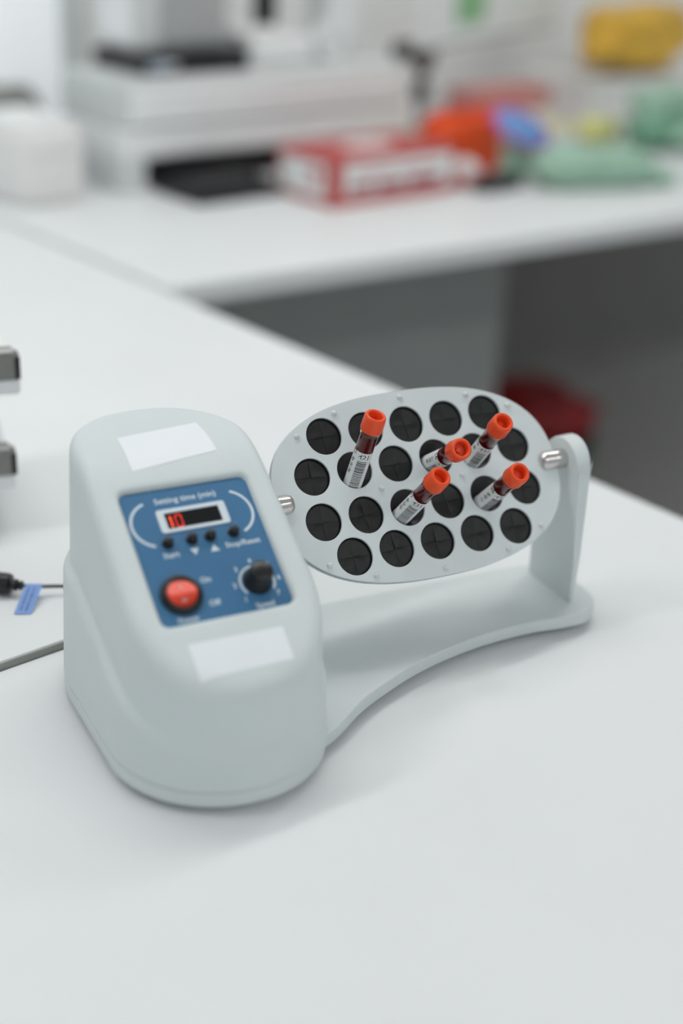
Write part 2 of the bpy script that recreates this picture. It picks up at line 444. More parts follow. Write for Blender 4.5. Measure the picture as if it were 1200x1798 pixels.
for X, F in ((-250, 95), (-145, 95), (-245, -45), (-150, -45), (128, 30), (128, -25)):
    obj('rubber_foot', lathe([(0, 0), (0.007, 0), (0.0075, 0.001), (0.0068, 0.0062), (0, 0.0062)], 16, Matrix.Translation(L(X, F, 0))), M_BLACK, rot)

# support post at the far end
def post_outline():
    pts = [(29.5, 0), (27.5, 40), (23.5, 80), (21.5, 106)]
    for k in range(13):
        a = R(-6 + (192) * k / 12); pts.append((-2 + 23.0 * math.cos(a), 126 - 16.2 + 23.0 * math.sin(a) - 6))
    pts += [(-26.5, 70), (-28.5, 30), (-29, 0)]
    return pts
bm = bmesh.new()
pf = post_outline()
X0, X1 = 121.5, 137.0
A_ = [bm.verts.new(L(X0, f_, 16 + z)) for f_, z in pf]; B_ = [bm.verts.new(L(126.5 + 9.5 * min(z, 126) / 126, f_ * 0.97 - 1.5, 16 + z)) for f_, z in pf]
fa = bm.faces.new(A_); fb = bm.faces.new(B_[::-1])
for k in range(len(pf)): bm.faces.new((A_[k], B_[k], B_[(k + 1) % len(pf)], A_[(k + 1) % len(pf)]))
bmesh.ops.bevel(bm, geom=[e for e in list(fa.edges) + list(fb.edges) if max(v.co.z for v in e.verts) > 0.017], offset=0.0011, segments=3, profile=0.5, affect='EDGES')
obj('support_post', bm, M_BASE, rot, autosmooth=50)
# chromed axle pins at both ends
RX = Matrix.Rotation(R(90), 4, 'Y')
def pin(x0, x1, r, head0=True, head1=False):
    Ln = (x1 - x0) * 0.001
    pr = [(0, 0), (r * 0.55, 0.0006), (r * 0.86, 0.0022), (r, 0.005), (r, Ln - 0.002), (r * 0.9, Ln), (0, Ln)] if head0 else \
         [(0, 0), (r, 0), (r, Ln - 0.005), (r * 0.86, Ln - 0.0022), (r * 0.55, Ln - 0.0006), (0, Ln)]
    return lathe(pr, 28, Matrix.Translation(L(x0, 0, ZA * 1000)) @ RX)
obj('axle_pin', pin(99, 124, 0.0076), M_CHROME, rot, autosmooth=60)
obj('axle_pin', pin(-135, -105, 0.0074, False), M_CHROME, rot, autosmooth=60)

# stickers on the housing
def surf_z(X, F):
    lo, hi = 40.0, 200.0
    for _ in range(40):
        m_ = (lo + hi) / 2
        if float(sdf(np.array([X - XC]), np.array([float(F)]), np.array([m_]))[0]) < 0: lo = m_
        else: hi = m_
    return lo
def sticker(corners, name='label_sticker', lift=0.4, nu=28, nv=16):
    bm = bmesh.new(); g_ = []
    a, b, c, d = [Vector(q) for q in corners]
    def pt(i, j):
        s, t_ = i / nu, j / nv
        # round the corners by pulling the outer ring in
        q = a * (1 - s) * (1 - t_) + b * s * (1 - t_) + c * s * t_ + d * (1 - s) * t_
        return q
    for l in (lift, lift - 0.35):
        row = []
        for j in range(nv + 1):
            r_ = []
            for i in range(nu + 1):
                q = pt(i, j); r_.append(bm.verts.new(L(q.x, q.y, surf_z(q.x, q.y) + l)))
            row.append(r_)
        g_.append(row)
    for j in range(nv):
        for i in range(nu):
            for q in g_: bm.faces.new((q[j][i], q[j][i + 1], q[j + 1][i + 1], q[j + 1][i]))
    for i in range(nu):
        for j in (0, nv): bm.faces.new((g_[0][j][i], g_[0][j][i + 1], g_[1][j][i + 1], g_[1][j][i]))
    for j in range(nv):
        for i in (0, nu): bm.faces.new((g_[0][j][i], g_[0][j + 1][i], g_[1][j + 1][i], g_[1][j][i]))
    return obj(name, bm, M_STICKER, rot, smooth=False, autosmooth=40)
st = sticker([(-225, -20, 0), (-167, -27, 0), (-165, 6, 0), (-226, 13, 0)]); st['label'] = 'blank white sticker on the rounded top of the housing'
st = sticker([(-230, 119.5, 0), (-168, 120, 0), (-168.5, 139.0, 0), (-229.5, 139.5, 0)]); st['label'] = 'blank white sticker below the control panel'

# control panel: local frame x across, y up the slope, z out of it, origin at its top middle
PM = Matrix.Translation(L(XC, 23.0, 164.5)) @ Matrix(((1, 0, 0, 0), (0, CA, -SA, 0), (0, SA, CA, 0), (0, 0, 0, 1)))
panel = link('control_panel', curve_sheet('control_panel', rrect(0.0868, 0.0975, 0.005, 8, 0, -0.0489), [], 0.0003, 0.0001), M_BLUE, rot)
panel.matrix_local = PM
def on_panel(name, bm, m, **k): return obj(name, bm, m, panel, **k)
def mm(x, s, h=0.0): return Vector((x, -s, h)) * 0.001
PH = 0.45                                      # print height above the panel plane
def ptext(s, x, sl, size, name='print'):
    o = link(name, text_mesh(s, size), M_PRINT, panel); o.location = mm(x, sl, PH); return o
ptext('Setting time (min)', -0.6, 9.0, 0.0058)
ptext('Start', -22.5, 48.6, 0.0054); ptext('Stop/Reset', 25.7, 48.6, 0.0054)
ptext('On', -6.9, 70.0, 0.0054); ptext('Off', -6.4, 86.8, 0.0054)
ptext('Power', -26.0, 94.6, 0.0052); ptext('Speed', 24.8, 94.6, 0.0052)
for x, up in ((-6.8, -1), (6.3, 1)):           # the two arrow marks
    bm = prism([P2(mm(x - 3.0, 48.8 + 2.3 * up)), P2(mm(x + 3.0, 48.8 + 2.3 * up)), P2(mm(x, 48.8 - 2.7 * up))], 0.0003, 0.0005)
    on_panel('arrow_mark', bm, M_PRINT)
def arc_band(cx, cs, r, a0, a1, wd_, n=28):
    out = [(cx + (r + wd_ / 2) * math.cos(R(a0 + (a1 - a0) * k / n)), cs - (r + wd_ / 2) * math.sin(R(a0 + (a1 - a0) * k / n))) for k in range(n + 1)]
    inn = [(cx + (r - wd_ / 2) * math.cos(R(a0 + (a1 - a0) * k / n)), cs - (r - wd_ / 2) * math.sin(R(a0 + (a1 - a0) * k / n))) for k in range(n + 1)]
    bm = bmesh.new()
    for h0 in (0.5,):
        o_ = [bm.verts.new(mm(x, s, h0)) for x, s in out]; i_ = [bm.verts.new(mm(x, s, h0)) for x, s in inn]
        o2 = [bm.verts.new(mm(x, s, 0.3)) for x, s in out]; i2 = [bm.verts.new(mm(x, s, 0.3)) for x, s in inn]
        for k in range(n):
            bm.faces.new((o_[k], o_[k + 1], i_[k + 1], i_[k])); bm.faces.new((o_[k], o_[k + 1], o2[k + 1], o2[k])); bm.faces.new((i_[k], i_[k + 1], i2[k + 1], i2[k]))
    return bm
on_panel('arc_mark', arc_band(-24.5, 25, 16.6, 106, 250, 1.7), M_PRINT)
on_panel('arc_mark', arc_band(23.5, 25, 16.6, -68, 68, 1.7), M_PRINT)
# display
fr_me = curve_sheet('display_frame', rrect(0.0465, 0.0172, 0.002, 6, 0.0, -0.0242), [rrect(0.0368, 0.0118, 0.0004, 3, 0.0, -0.0244)], 0.0004, 0.0001)
fo = link('display_frame', fr_me, M_PRINT, panel); fo.location = (0, 0, 0.0007)
on_panel('display_window', prism([P2(mm(x, s)) for x, s in ((-18.6, 18.3), (18.6, 18.3), (18.6, 30.5), (-18.6, 30.5))], 0.0002, 0.00055), M_GLOSSBLACK)
def seg_digit(ch, x0, s0, w_, h_, m, name):
    segs = {'a': ((0, 0), (1, 0)), 'b': ((1, 0), (1, .5)), 'c': ((1, .5), (1, 1)), 'd': ((0, 1), (1, 1)), 'e': ((0, .5), (0, 1)), 'f': ((0, 0), (0, .5)), 'g': ((0, .5), (1, .5))}
    on = {'1': 'bc', '0': 'abcdef'}[ch]
    bm = bmesh.new(); tk = 0.75 if ch == '0' else 1.0
    for k in on:
        (xa, ya), (xb, yb) = segs[k]
        cx, cy = x0 + (xa + xb) / 2 * w_, s0 + (ya + yb) / 2 * h_
        lx = abs(xb - xa) * w_ - 0.5 if xa != xb else tk; ly = abs(yb - ya) * h_ - 0.5 if ya != yb else tk
        add_box(bm, mm(cx, cy, 0.62), Vector((max(lx, tk), max(ly, tk), 0.1)) * 0.001)
    return on_panel(name, bm, m)
seg_digit('1', -19.2, 20.6, 4.2, 8.6, M_LED2, 'lit_digit')
seg_digit('0', -11.8, 20.6, 4.0, 8.6, M_LED, 'lit_digit')
# push buttons
bt = None
for x in (-22.3, -6.4, 6.1, 22.1):
    if bt is None:
        bt = on_panel('push_button', lathe([(0, 0.0058), (0.0022, 0.0056), (0.0029, 0.0050), (0.0031, 0.004), (0.0031, 0.0012), (0.0038, 0.0010), (0.0039, 0.0003), (0, 0.0003)], 24), M_BLACK, autosmooth=50); b_ = bt
    else:
        b_ = bt.copy(); COL.objects.link(b_)
    b_.location = mm(x, 40.2, 0)
# round power rocker
SWM = Matrix.Translation(mm(-25.5, 77.6, 0))
on_panel('switch_bezel', lathe([(0.0097, 0.0030), (0.0100, 0.0044), (0.0118, 0.0046), (0.0132, 0.0032), (0.0136, 0.0004), (0.0097, 0.0004), (0.0097, 0.0030)], 48, SWM), M_BLACK, autosmooth=60)
bm = bmesh.new()
def rock_h(y): return 0.0056 - 0.0030 * abs(y + 0.002) / 0.0103 * (0.75 if y > -0.002 else 2.6)
ringv = []
for k in range(9):
    rr_ = 0.0094 * k / 8
    if k == 0: ringv.append([bm.verts.new((0, 0, rock_h(0)))])
    else: ringv.append([bm.verts.new((rr_ * math.cos(2 * math.pi * j / 40), rr_ * math.sin(2 * math.pi * j / 40), rock_h(rr_ * math.sin(2 * math.pi * j / 40)))) for j in range(40)])
ringv.append([bm.verts.new((0.0095 * math.cos(2 * math.pi * j / 40), 0.0095 * math.sin(2 * math.pi * j / 40), 0.0004)) for j in range(40)])
for A, B in zip(ringv, ringv[1:]):
    for j in range(40):
        j2 = (j + 1) % 40
        if len(A) == 1: bm.faces.new((A[0], B[j], B[j2]))
        else: bm.faces.new((A[j], B[j], B[j2], A[j2]))
bmesh.ops.transform(bm, matrix=SWM, verts=bm.verts[:])
on_panel('rocker', bm, M_ROCKER, autosmooth=50)
on_panel('rocker_mark', box(mm(-25.5, 73.6, 4.3), Vector((0.7, 3.2, 0.5)) * 0.001), M_PRINT)
on_panel('rocker_mark', lathe([(0.0012, 0.0058), (0.0017, 0.0058), (0.0017, 0.0052), (0.0012, 0.0052), (0.0012, 0.0058)], 20, Matrix.Translation(mm(-25.5, 81.6, -1.9))), M_PRINT)
# speed knob, dial ring and figures
on_panel('dial_ring', arc_band(25.2, 77.8, 11.2, -38, 218, 1.4, 40), M_PRINT)
KM = Matrix.Translation(mm(25.2, 77.8, 0))
on_panel('speed_knob', lathe([(0, 0.0148), (0.0062, 0.0148), (0.0072, 0.0140), (0.0076, 0.0125), (0.0084, 0.0040), (0.0093, 0.0028), (0.0095, 0.0006), (0, 0.0006)], 40, KM), M_BLACK, autosmooth=40)
for k, (x, s) in enumerate(((13.7, 88.9), (9.9, 78.1), (14.4, 67.1), (25.2, 62.6), (36.3, 67.3), (40.0, 77.7), (36.0, 88.3))):
    o = link('dial_figure', text_mesh(str(k + 1), 0.0048), M_PRINT, panel); o.location = mm(x, s, PH)

# turning rack plate with rubber membranes
TILT = R(38.2)
rack = link('rack_plate', curve_sheet('rack_plate',
    [(0.1165 * math.copysign(abs(math.cos(a)) ** (2 / 2.5), math.cos(a)), 0.0702 * math.copysign(abs(math.sin(a)) ** (2 / 2.5), math.sin(a))) for a in [2 * math.pi * k / 160 for k in range(160)]],
    [], 0.001, 0.0003), M_PLATE, rot)
PU = 33.5; V1, V2_ = 16.6, 44.4
HOLES = [(k * PU, V2_) for k in (-2, -1, 0, 1, 2)] + [((k - 2.5) * PU, V1) for k in range(6)] + [((k - 2.5) * PU, -V1) for k in range(6)] + [(k * PU, -V2_) for k in (-2, -1, 0, 1, 2)]
outl = [(0.1165 * math.copysign(abs(math.cos(a)) ** (2 / 2.5), math.cos(a)), 0.0702 * math.copysign(abs(math.sin(a)) ** (2 / 2.5), math.sin(a))) for a in [2 * math.pi * k / 160 for k in range(160)]]
HR = 0.01365
hl = [[(x * 0.001 + HR * math.cos(-2 * math.pi * k / 56), y * 0.001 + HR * math.sin(-2 * math.pi * k / 56)) for k in range(56)] for x, y in HOLES]
old = rack.data; rack.data = curve_sheet('rack_plate', outl, hl, 0.0007, 0.0003); bpy.data.meshes.remove(old)
rack.data.materials.append(M_PLATE)
rack.matrix_local = Matrix.Translation(L(-2.6, 0, ZA * 1000)) @ Matrix.Rotation(R(90) - TILT, 4, 'X')
o = link('back_plate', curve_sheet('back_plate', outl, hl, 0.0007, 0.0003), M_PLATE, rack); o.location = (0, 0, -0.0042)
sheet = link('spacer_rim', curve_sheet('spacer_rim', [(x * 0.985, y * 0.985) for x, y in outl], [[(x * 0.962, y * 0.955) for x, y in outl[::-1]]], 0.0011, 0.0), M_DARKMETAL, rack); sheet.location = (0, 0, -0.0021)
rng = random.Random(3)
def membrane(seed):
    rg = random.Random(seed); bm = bmesh.new()
    r0, r1 = 0.0115, 0.0150
    def zz(x, y):
        r = math.hypot(x, y); return -0.0008 - 0.0010 * (1 - (r / r1) ** 2)
    n = 32
    ra = [bm.verts.new((r1 * math.cos(2 * math.pi * k / n), r1 * math.sin(2 * math.pi * k / n), zz(r1, 0))) for k in range(n)]
    rb = [bm.verts.new((r0 * math.cos(2 * math.pi * k / n), r0 * math.sin(2 * math.pi * k / n), zz(r0, 0))) for k in range(n)]
    rc = [bm.verts.new((r1 * math.cos(2 * math.pi * k / n), r1 * math.sin(2 * math.pi * k / n), -0.0034)) for k in range(n)]
    for k in range(n):
        bm.faces.new((ra[k], ra[(k + 1) % n], rb[(k + 1) % n], rb[k])); bm.faces.new((ra[k], rc[k], rc[(k + 1) % n], ra[(k + 1) % n]))
    bm.faces.new(rc[::-1])
    gap = 0.00010
    for q in range(4):
        tip = rg.uniform(-0.0006, 0.0005); bulge = rg.uniform(0.0001, 0.0006)
        grid = []
        for i in range(9):
            row = []
            for j in range(9):
                r = r0 * i / 8; a = math.pi / 2 * j / 8
                x, y = max(r * math.cos(a), gap), max(r * math.sin(a), gap)
                k = 1 - i / 8
                z = zz(x, y) + tip * k + bulge * math.sin(2 * a) * math.sin(math.pi * i / 8)
                c_, s_ = ((1, 0), (0, 1), (-1, 0), (0, -1))[q]
                row.append(bm.verts.new((c_ * x - s_ * y, s_ * x + c_ * y, z)))
            grid.append(row)
        for i in range(8):
            for j in range(8): bm.faces.new((grid[i][j], grid[i + 1][j], grid[i + 1][j + 1], grid[i][j + 1]))
    bmesh.ops.remove_doubles(bm, verts=[v for v in bm.verts if math.hypot(v.co.x, v.co.y) > r0 - 2e-5], dist=2e-5)
    return bm
def open_membrane(ox, oy, d):
    """rubber pushed down and stretched round a tube that leaves it off centre"""
    bm = bmesh.new(); n, m_r = 48, 7; rings = []
    for i in range(m_r + 1):
        f_ = i / m_r; ring = []
        for k in range(n):
            a = 2 * math.pi * k / n
            po = Vector((0.0150 * math.cos(a), 0.0150 * math.sin(a), -0.0008))
            zi = -0.0045
            pi_ = Vector((ox + d[0] / d[2] * zi + 0.0068 * math.cos(a), oy + d[1] / d[2] * zi + 0.0068 * math.sin(a), zi))
            p_ = po.lerp(pi_, f_); p_.z = -0.0008 - 0.0037 * f_ ** 1.6 + 0.0004 * math.sin(4 * a + 0.6) * math.sin(math.pi * f_)
            ring.append(bm.verts.new(p_))
        rings.append(ring)
    for A, B in zip(rings, rings[1:]):
        for k in range(n): bm.faces.new((A[k], A[(k + 1) % n], B[(k + 1) % n], B[k]))
    return bm
# holes that hold a tube: offset of the tube from the hole centre, its direction (along the plate, up the plate, out of it)
TUBES = {(-1.5 * PU, V1): ((-1.5, -5.5), (0.10, 0.56, 0.82)), (0.5 * PU, V1): ((-4.5, -3.5), (-0.09, -0.10, 0.99)),
         (1.5 * PU, V1): ((-3.5, -6.0), (0.0, 0.21, 0.98)), (-0.5 * PU, -V1): ((-4.0, -4.0), (0.13, 0.21, 0.97)), (1.5 * PU, -V1): ((-3.2, -5.5), (0.02, 0.11, 0.99))}
variants = []
for s in range(4):
    m_ = bpy.data.meshes.new('rubber_membrane'); bm = membrane(s); bmesh.ops.recalc_face_normals(bm, faces=bm.faces[:]); bm.to_mesh(m_); bm.free(); m_.materials.append(M_RUBBER); variants.append(m_)
for i, hxy in enumerate(HOLES):
    if hxy in TUBES:
        (ox, oy), d_ = TUBES[hxy]
        o = obj('rubber_membrane', open_membrane(ox * 0.001, oy * 0.001, d_), M_RUBBER, rack, smooth=True)
    else:
        o = link('rubber_membrane', variants[i % 4], None, rack, smooth=True)
        o.rotation_euler = (0, 0, R(rng.choice((0, 90, 180, 270)) + rng.uniform(-6, 6)))
    o.location = (hxy[0] * 0.001, hxy[1] * 0.001, -0.0006)
rv = None
for x, y in ((-88, 47), (-55, 60), (0, 65), (55, 60), (88, 47), (88, -48), (55, -60.5), (0, -65), (-55, -60.5), (-88, -47.5), (-PU, 0), (PU, 0)):
    if rv is None:
        rv = obj('rivet', lathe([(0, 0.0024), (0.0009, 0.0022), (0.0016, 0.0016), (0.0020, 0.0008), (0.0021, 0)], 16), M_RIVET, rack, smooth=True); o = rv
    else:
        o = rv.copy(); COL.objects.link(o)
    o.location = (x * 0.001, y * 0.001, 0.0010)

# ---------------------------------------------------------------- blood tubes in the rack
bpy.context.view_layer.update()
rotM = Matrix.Translation(DEV) @ Matrix.Rotation(DAZ, 4, 'Z')
RM = rotM @ Matrix.Translation(L(-2.6, 0, ZA * 1000)) @ Matrix.Rotation(R(90) - TILT, 4, 'X')
TR, TOP = 0.0065, 0.056
def wrap(me_, r):
    for v in me_.vertices:
        a = v.co.x / r; h = v.co.z
        v.co = Vector(((r + h) * math.cos(a), (r + h) * math.sin(a), v.co.y))
def curved_patch(bm, a0, a1, z0, z1, r, th, n=24):
    """patch of a cylinder wall, a0..a1 in radians"""
    o_, i_ = [], []
    for k in range(n + 1):
        a = a0 + (a1 - a0) * k / n
        for lst, rr_ in ((o_, r + th), (i_, r)):
            lst.append((bm.verts.new((rr_ * math.cos(a), rr_ * math.sin(a), z0)), bm.verts.new((rr_ * math.cos(a), rr_ * math.sin(a), z1))))
    for k in range(n):
        for lst in (o_, i_): bm.faces.new((lst[k][0], lst[k + 1][0], lst[k + 1][1], lst[k][1]))
        for q in (0, 1): bm.faces.new((o_[k][q], o_[k + 1][q], i_[k + 1][q], i_[k][q]))
    for k in (0, n): bm.faces.new((o_[k][0], o_[k][1], i_[k][1], i_[k][0]))
capb = zb = TOP - 0.0128
CAPME = BLME = GLME = None
def blood_tube(label, hole, texts, spin):
    global CAPME, BLME, GLME
    ofs, d = TUBES[hole]
    org = RM @ Vector(((hole[0] + ofs[0]) * 0.001, (hole[1] + ofs[1]) * 0.001, 0))
    T = (RM.to_3x3() @ Vector(d)).normalized()
    c = (CAMLOC - org); xx = (c - T * c.dot(T)).normalized(); yy = T.cross(xx)
    Mx = Matrix((xx, yy, T)).transposed().to_4x4(); Mx.translation = org
    Mx = Mx @ Matrix.Rotation(R(spin), 4, 'Z')
    t = thing('blood_tube', label, 'blood tube', group='blood tubes standing in the rack plate')
    t.matrix_world = Mx
    z0 = TOP - 0.0128 - 0.066
    if CAPME is None:
        # cap with a hollow top
        o = obj('cap', lathe([(0.0048, TOP - 0.0075), (0.0050, TOP - 0.0012), (0.0054, TOP - 0.0003), (0.0062, TOP), (0.0070, TOP - 0.0002), (0.0076, TOP - 0.0011), (0.0078, TOP - 0.003), (0.0080, capb + 0.001), (0.0078, capb + 0.0002), (0.0070, capb), (0.0, capb + 0.001)][:], 40), M_CAP, t, autosmooth=60)
        bmx = bmesh.new(); bmx.from_mesh(o.data)
        add_lathe(bmx, [(0.0048, TOP - 0.0075), (0.0022, TOP - 0.0078), (0.0018, TOP - 0.0058), (0, TOP - 0.0056)], 40)
        bmesh.ops.remove_doubles(bmx, verts=bmx.verts[:], dist=1e-6); bmesh.ops.recalc_face_normals(bmx, faces=bmx.faces[:]); bmx.to_mesh(o.data); bmx.free()
        for pl in o.data.polygons: pl.use_smooth = True
        o.data.set_sharp_from_angle(angle=R(60))
        CAPME = o.data
        o = obj('glass_tube', lathe([(0, z0), (0.003, z0 + 0.0007), (0.0055, z0 + 0.003), (TR, z0 + 0.0065), (TR, capb - 0.0032), (0.0071, capb - 0.0026), (0.0072, capb - 0.0004), (0.0066, capb - 0.0001), (0.0058, capb - 0.0001), (0.0057, capb - 0.003), (0.0057, z0 + 0.0068), (0.0048, z0 + 0.004), (0.0028, z0 + 0.0018), (0, z0 + 0.0012)], 40), M_GLASS, t, autosmooth=60); GLME = o.data
        o = obj('blood', lathe([(0, z0 + 0.0014), (0.0028, z0 + 0.002), (0.0047, z0 + 0.0042), (0.0060, z0 + 0.0069), (0.0060, capb - 0.0036), (0.0057, capb - 0.0040), (0, capb - 0.0041)], 40), M_BLOOD, t, autosmooth=60); BLME = o.data
    else:
        link('cap', CAPME, None, t); link('glass_tube', GLME, None, t); link('blood', BLME, None, t)
    # paper label round the tube, with printed figures and bar code
    lt = TOP - 0.0128 - 0.0165
    bm = bmesh.new(); curved_patch(bm, R(-140), R(140), -0.028, lt, TR + 0.0001, 0.00009, 40)
    lab = obj('label', bm, M_LABEL, t, autosmooth=40)
    rp = TR + 0.00022
    bm = bmesh.new(); rg = random.Random(label); s = lt - 0.0072
    while s > -0.006:
        h_ = rg.choice((0.00030, 0.00030, 0.00055, 0.0008))
        curved_patch(bm, -0.0004 / rp, 0.0068 / rp, s - h_, s, rp, 0.00003, 8); s -= h_ + rg.choice((0.00035, 0.0005, 0.0007))
    obj('barcode', bm, M_INK, lab)
    for tx, ax, sz, size, rz in texts:
        mt = text_mesh(tx, size, extr=0.00002, bold=0.00004)
        rm = Matrix.Rotation(R(rz), 4, 'Z')
        for v in mt.vertices: v.co = rm @ v.co; v.co.x += ax * 0.001; v.co.y += lt + sz * 0.001
        wrap(mt, rp)
        link('figures', mt, M_INK, lab)
    return t
def figs(big, small, main='421'):
    out = [(main, 3.7, -3.6, 0.0058, 0), (big, -5.6, -2.2, 0.0056, 14)]
    for k, s in enumerate(small): out.append((s, -4.6, -8.6 - 5.0 * k, 0.0040, 76))
    return out
blood_tube('red capped blood tube leaning tallest, nearest to the control housing', (-1.5 * PU, V1), figs('92', ('98', '30', '80')), -14)
blood_tube('red capped blood tube pointing most directly at the viewer, in the middle of the rack', (0.5 * PU, V1), figs('16', ('91', '20', '80')), 20)
blood_tube('red capped blood tube at the upper right, just right of the middle tube', (1.5 * PU, V1), figs('76', ('98', '21', '80')), -4)
blood_tube('red capped blood tube lowest in the rack, in front of the middle one', (-0.5 * PU, -V1), figs('97', ('98', '02', '20')), -8)
blood_tube('red capped blood tube farthest right, close to the support post', (1.5 * PU, -V1), figs('96', ('96', '30', '21')), 22)

# ---------------------------------------------------------------- cable with plug and tag behind the housing
ZB = DESK + 0.007
cb = thing('power_cable', 'thin black power cable with inline plug and blue paper tag', 'cable', (-0.2545, 0.9685, ZB), 0)
pz = 0.0094
RY = Matrix.Rotation(R(170), 4, 'Z') @ Matrix.Rotation(R(90), 4, 'Y')
prof = [(0, 0), (0.0036, 0), (0.0040, 0.0010), (0.0030, 0.0022), (0.0030, 0.0034), (0.0046, 0.0042), (0.0046, 0.0060), (0.0036, 0.0066), (0.0042, 0.0088), (0.0076, 0.0096), (0.0084, 0.0112), (0.0084, 0.030), (0.0088, 0.031), (0.0088, 0.046), (0.0070, 0.048), (0.004, 0.060), (0, 0.060)]
obj('plug', lathe(prof, 24, Matrix.Translation((0.011, -0.0005, pz)) @ RY), M_BLACK, cb, autosmooth=40)
h0 = rotM @ L(-200, -86, 26)
pts = [(0.010, -0.0004, pz), (0.022, 0.0012, pz - 0.001), (0.036, 0.0040, pz - 0.0015), (0.055, 0.0062, 0.0075), (0.075, 0.004, 0.008)]
e_ = h0 - Vector((-0.2545, 0.9685, ZB)); pts += [(e_.x - 0.004, e_.y + 0.012, 0.016), (e_.x, e_.y, e_.z)]
bm = bmesh.new(); add_tube(bm, [tuple(v) for v in catmull(pts, 6)], 0.0014, 10); obj('cord', bm, M_BLACK, cb, smooth=True)
bm = bmesh.new()
e_.z = e_.z
def flag(bm, pts4, th):
    a, b, c, d = [Vector(p) for p in pts4]; n_ = (b - a).cross(d - a).normalized() * th
    lo = [bm.verts.new(p) for p in (a, b, c, d)]; hi = [bm.verts.new(p + n_) for p in (a, b, c, d)]
    bm.faces.new(hi); bm.faces.new(lo[::-1])
    for k in range(4): bm.faces.new((lo[k], lo[(k + 1) % 4], hi[(k + 1) % 4], hi[k]))
TA, TB, TC, TD = (0.0135, -0.0006, pz + 0.0013), (0.0262, 0.0008, pz + 0.0008), (0.0235, -0.0285, 0.0008), (0.0108, -0.0300, 0.0008)
flag(bm, [TA, TB, TC, TD], 0.0002)
tg = obj('paper_tag', bm, M_TAG, cb)
bm = bmesh.new(); add_tube(bm, [(0.0132, -0.0001, pz - 0.0004), (0.0262, 0.0018, pz - 0.0009)], 0.0019, 12); obj('tag_wrap', bm, M_TAG, tg, smooth=True)
a, b, c, d = [Vector(q) for q in (TA, TB, TC, TD)]
nn = (b - a).cross(d - a).normalized()
if nn.z < 0: nn = -nn
for x0 in (0.30, 0.62):
    bm = bmesh.new(); rg = random.Random(int(x0 * 100)); s = 0.12
    while s < 0.92:
        w_ = rg.uniform(0.02, 0.06); hw_ = rg.uniform(0.035, 0.06)
        def q_(u_, v_): return a * (1 - u_) * (1 - v_) + b * u_ * (1 - v_) + c * u_ * v_ + d * (1 - u_) * v_ + nn * 0.00028
        bm.faces.new([bm.verts.new(q_(*p)) for p in ((x0 - hw_, s), (x0 + hw_, s), (x0 + hw_, s + w_), (x0 - hw_, s + w_))]); s += w_ + rg.uniform(0.02, 0.05)
    obj('tag_print', bm, M_TAGINK, tg)

# ---------------------------------------------------------------- steel rack at the left edge
rk = thing('steel_tray_rack', 'two tier rack with steel rails and white trays at the left edge', 'rack', (-0.2700, 1.08, ZB), R(20))
obj('rack_base', box((-0.085, 0.075, 0.006), (0.11, 0.14, 0.012), 0.003), M_WHITE, rk)
obj('rack_column', box((-0.10, 0.10, 0.115), (0.03, 0.05, 0.206), 0.003), M_WHITE, rk)
for z0, xr in ((0.122, 0.0072), (0.039, 0.0)):
    obj('tray', box((xr - 0.07, 0.075, z0 + 0.007), (0.14, 0.145, 0.0140), 0.003), M_WHITE, rk)
    bm = bmesh.new(); x1 = xr - 0.0008; yf = 0.0004
    prf = [(-0.13, 0.0), (x1, 0.0), (x1 - 0.0008, 0.0185), (x1 - 0.0045, 0.0225), (-0.13, 0.0225)]
    lo = [bm.verts.new((x, yf, z0 + 0.0145 + z)) for x, z in prf]; hi = [bm.verts.new((x, yf + 0.018, z0 + 0.0145 + z)) for x, z in prf]
    bm.faces.new(lo); bm.faces.new(hi[::-1])
    for k in range(5): bm.faces.new((lo[k], lo[(k + 1) % 5], hi[(k + 1) % 5], hi[k]))
    obj('steel_rail', bm, M_STEEL, rk)
    obj('end_cap', box((x1 - 0.0012, yf + 0.0085, z0 + 0.0240), (0.0044, 0.0185, 0.0185), 0.0006), M_DARKMETAL, rk)
    obj('rail_lip', box((xr - 0.07, yf + 0.003, z0 + 0.0376), (0.13, 0.006, 0.0012)), M_CHROME, rk)
    obj('tube_bed', box((xr - 0.075, yf + 0.052, z0 + 0.027), (0.112, 0.062, 0.026), 0.004), M_DARKMETAL, rk)

# ---------------------------------------------------------------- things on the far desk
def fthing(name, label, cat, b, w, z=0.0, rz=0.0, group=None): return thing(name, label, cat, fw(b, w, z), BAZ + rz, group)

# monitor riser with a wide drawer unit on top
t = fthing('monitor_riser', 'low white monitor riser standing over the keyboard', 'riser', 0.24, 0.504)
obj('leg', box((0.025, 0.10, 0.026), (0.05, 0.20, 0.052), 0.004), M_PALE, t)
obj('leg', box((0.625, 0.10, 0.026), (0.05, 0.20, 0.052), 0.004), M_PALE, t)
obj('shelf', box((0.325, 0.10, 0.0765), (0.65, 0.20, 0.049), 0.006), M_WHITE, t)
t = fthing('drawer_unit', 'wide pale grey drawer unit lying on the monitor riser', 'drawer unit', 0.246, 0.508, 0.101)
obj('body', box((0.315, 0.10, 0.039), (0.63, 0.195, 0.078), 0.006), M_PALE, t)
obj('drawer_front', box((0.315, -0.001, 0.036), (0.60, 0.010, 0.058), 0.003), M_WHITE, t)
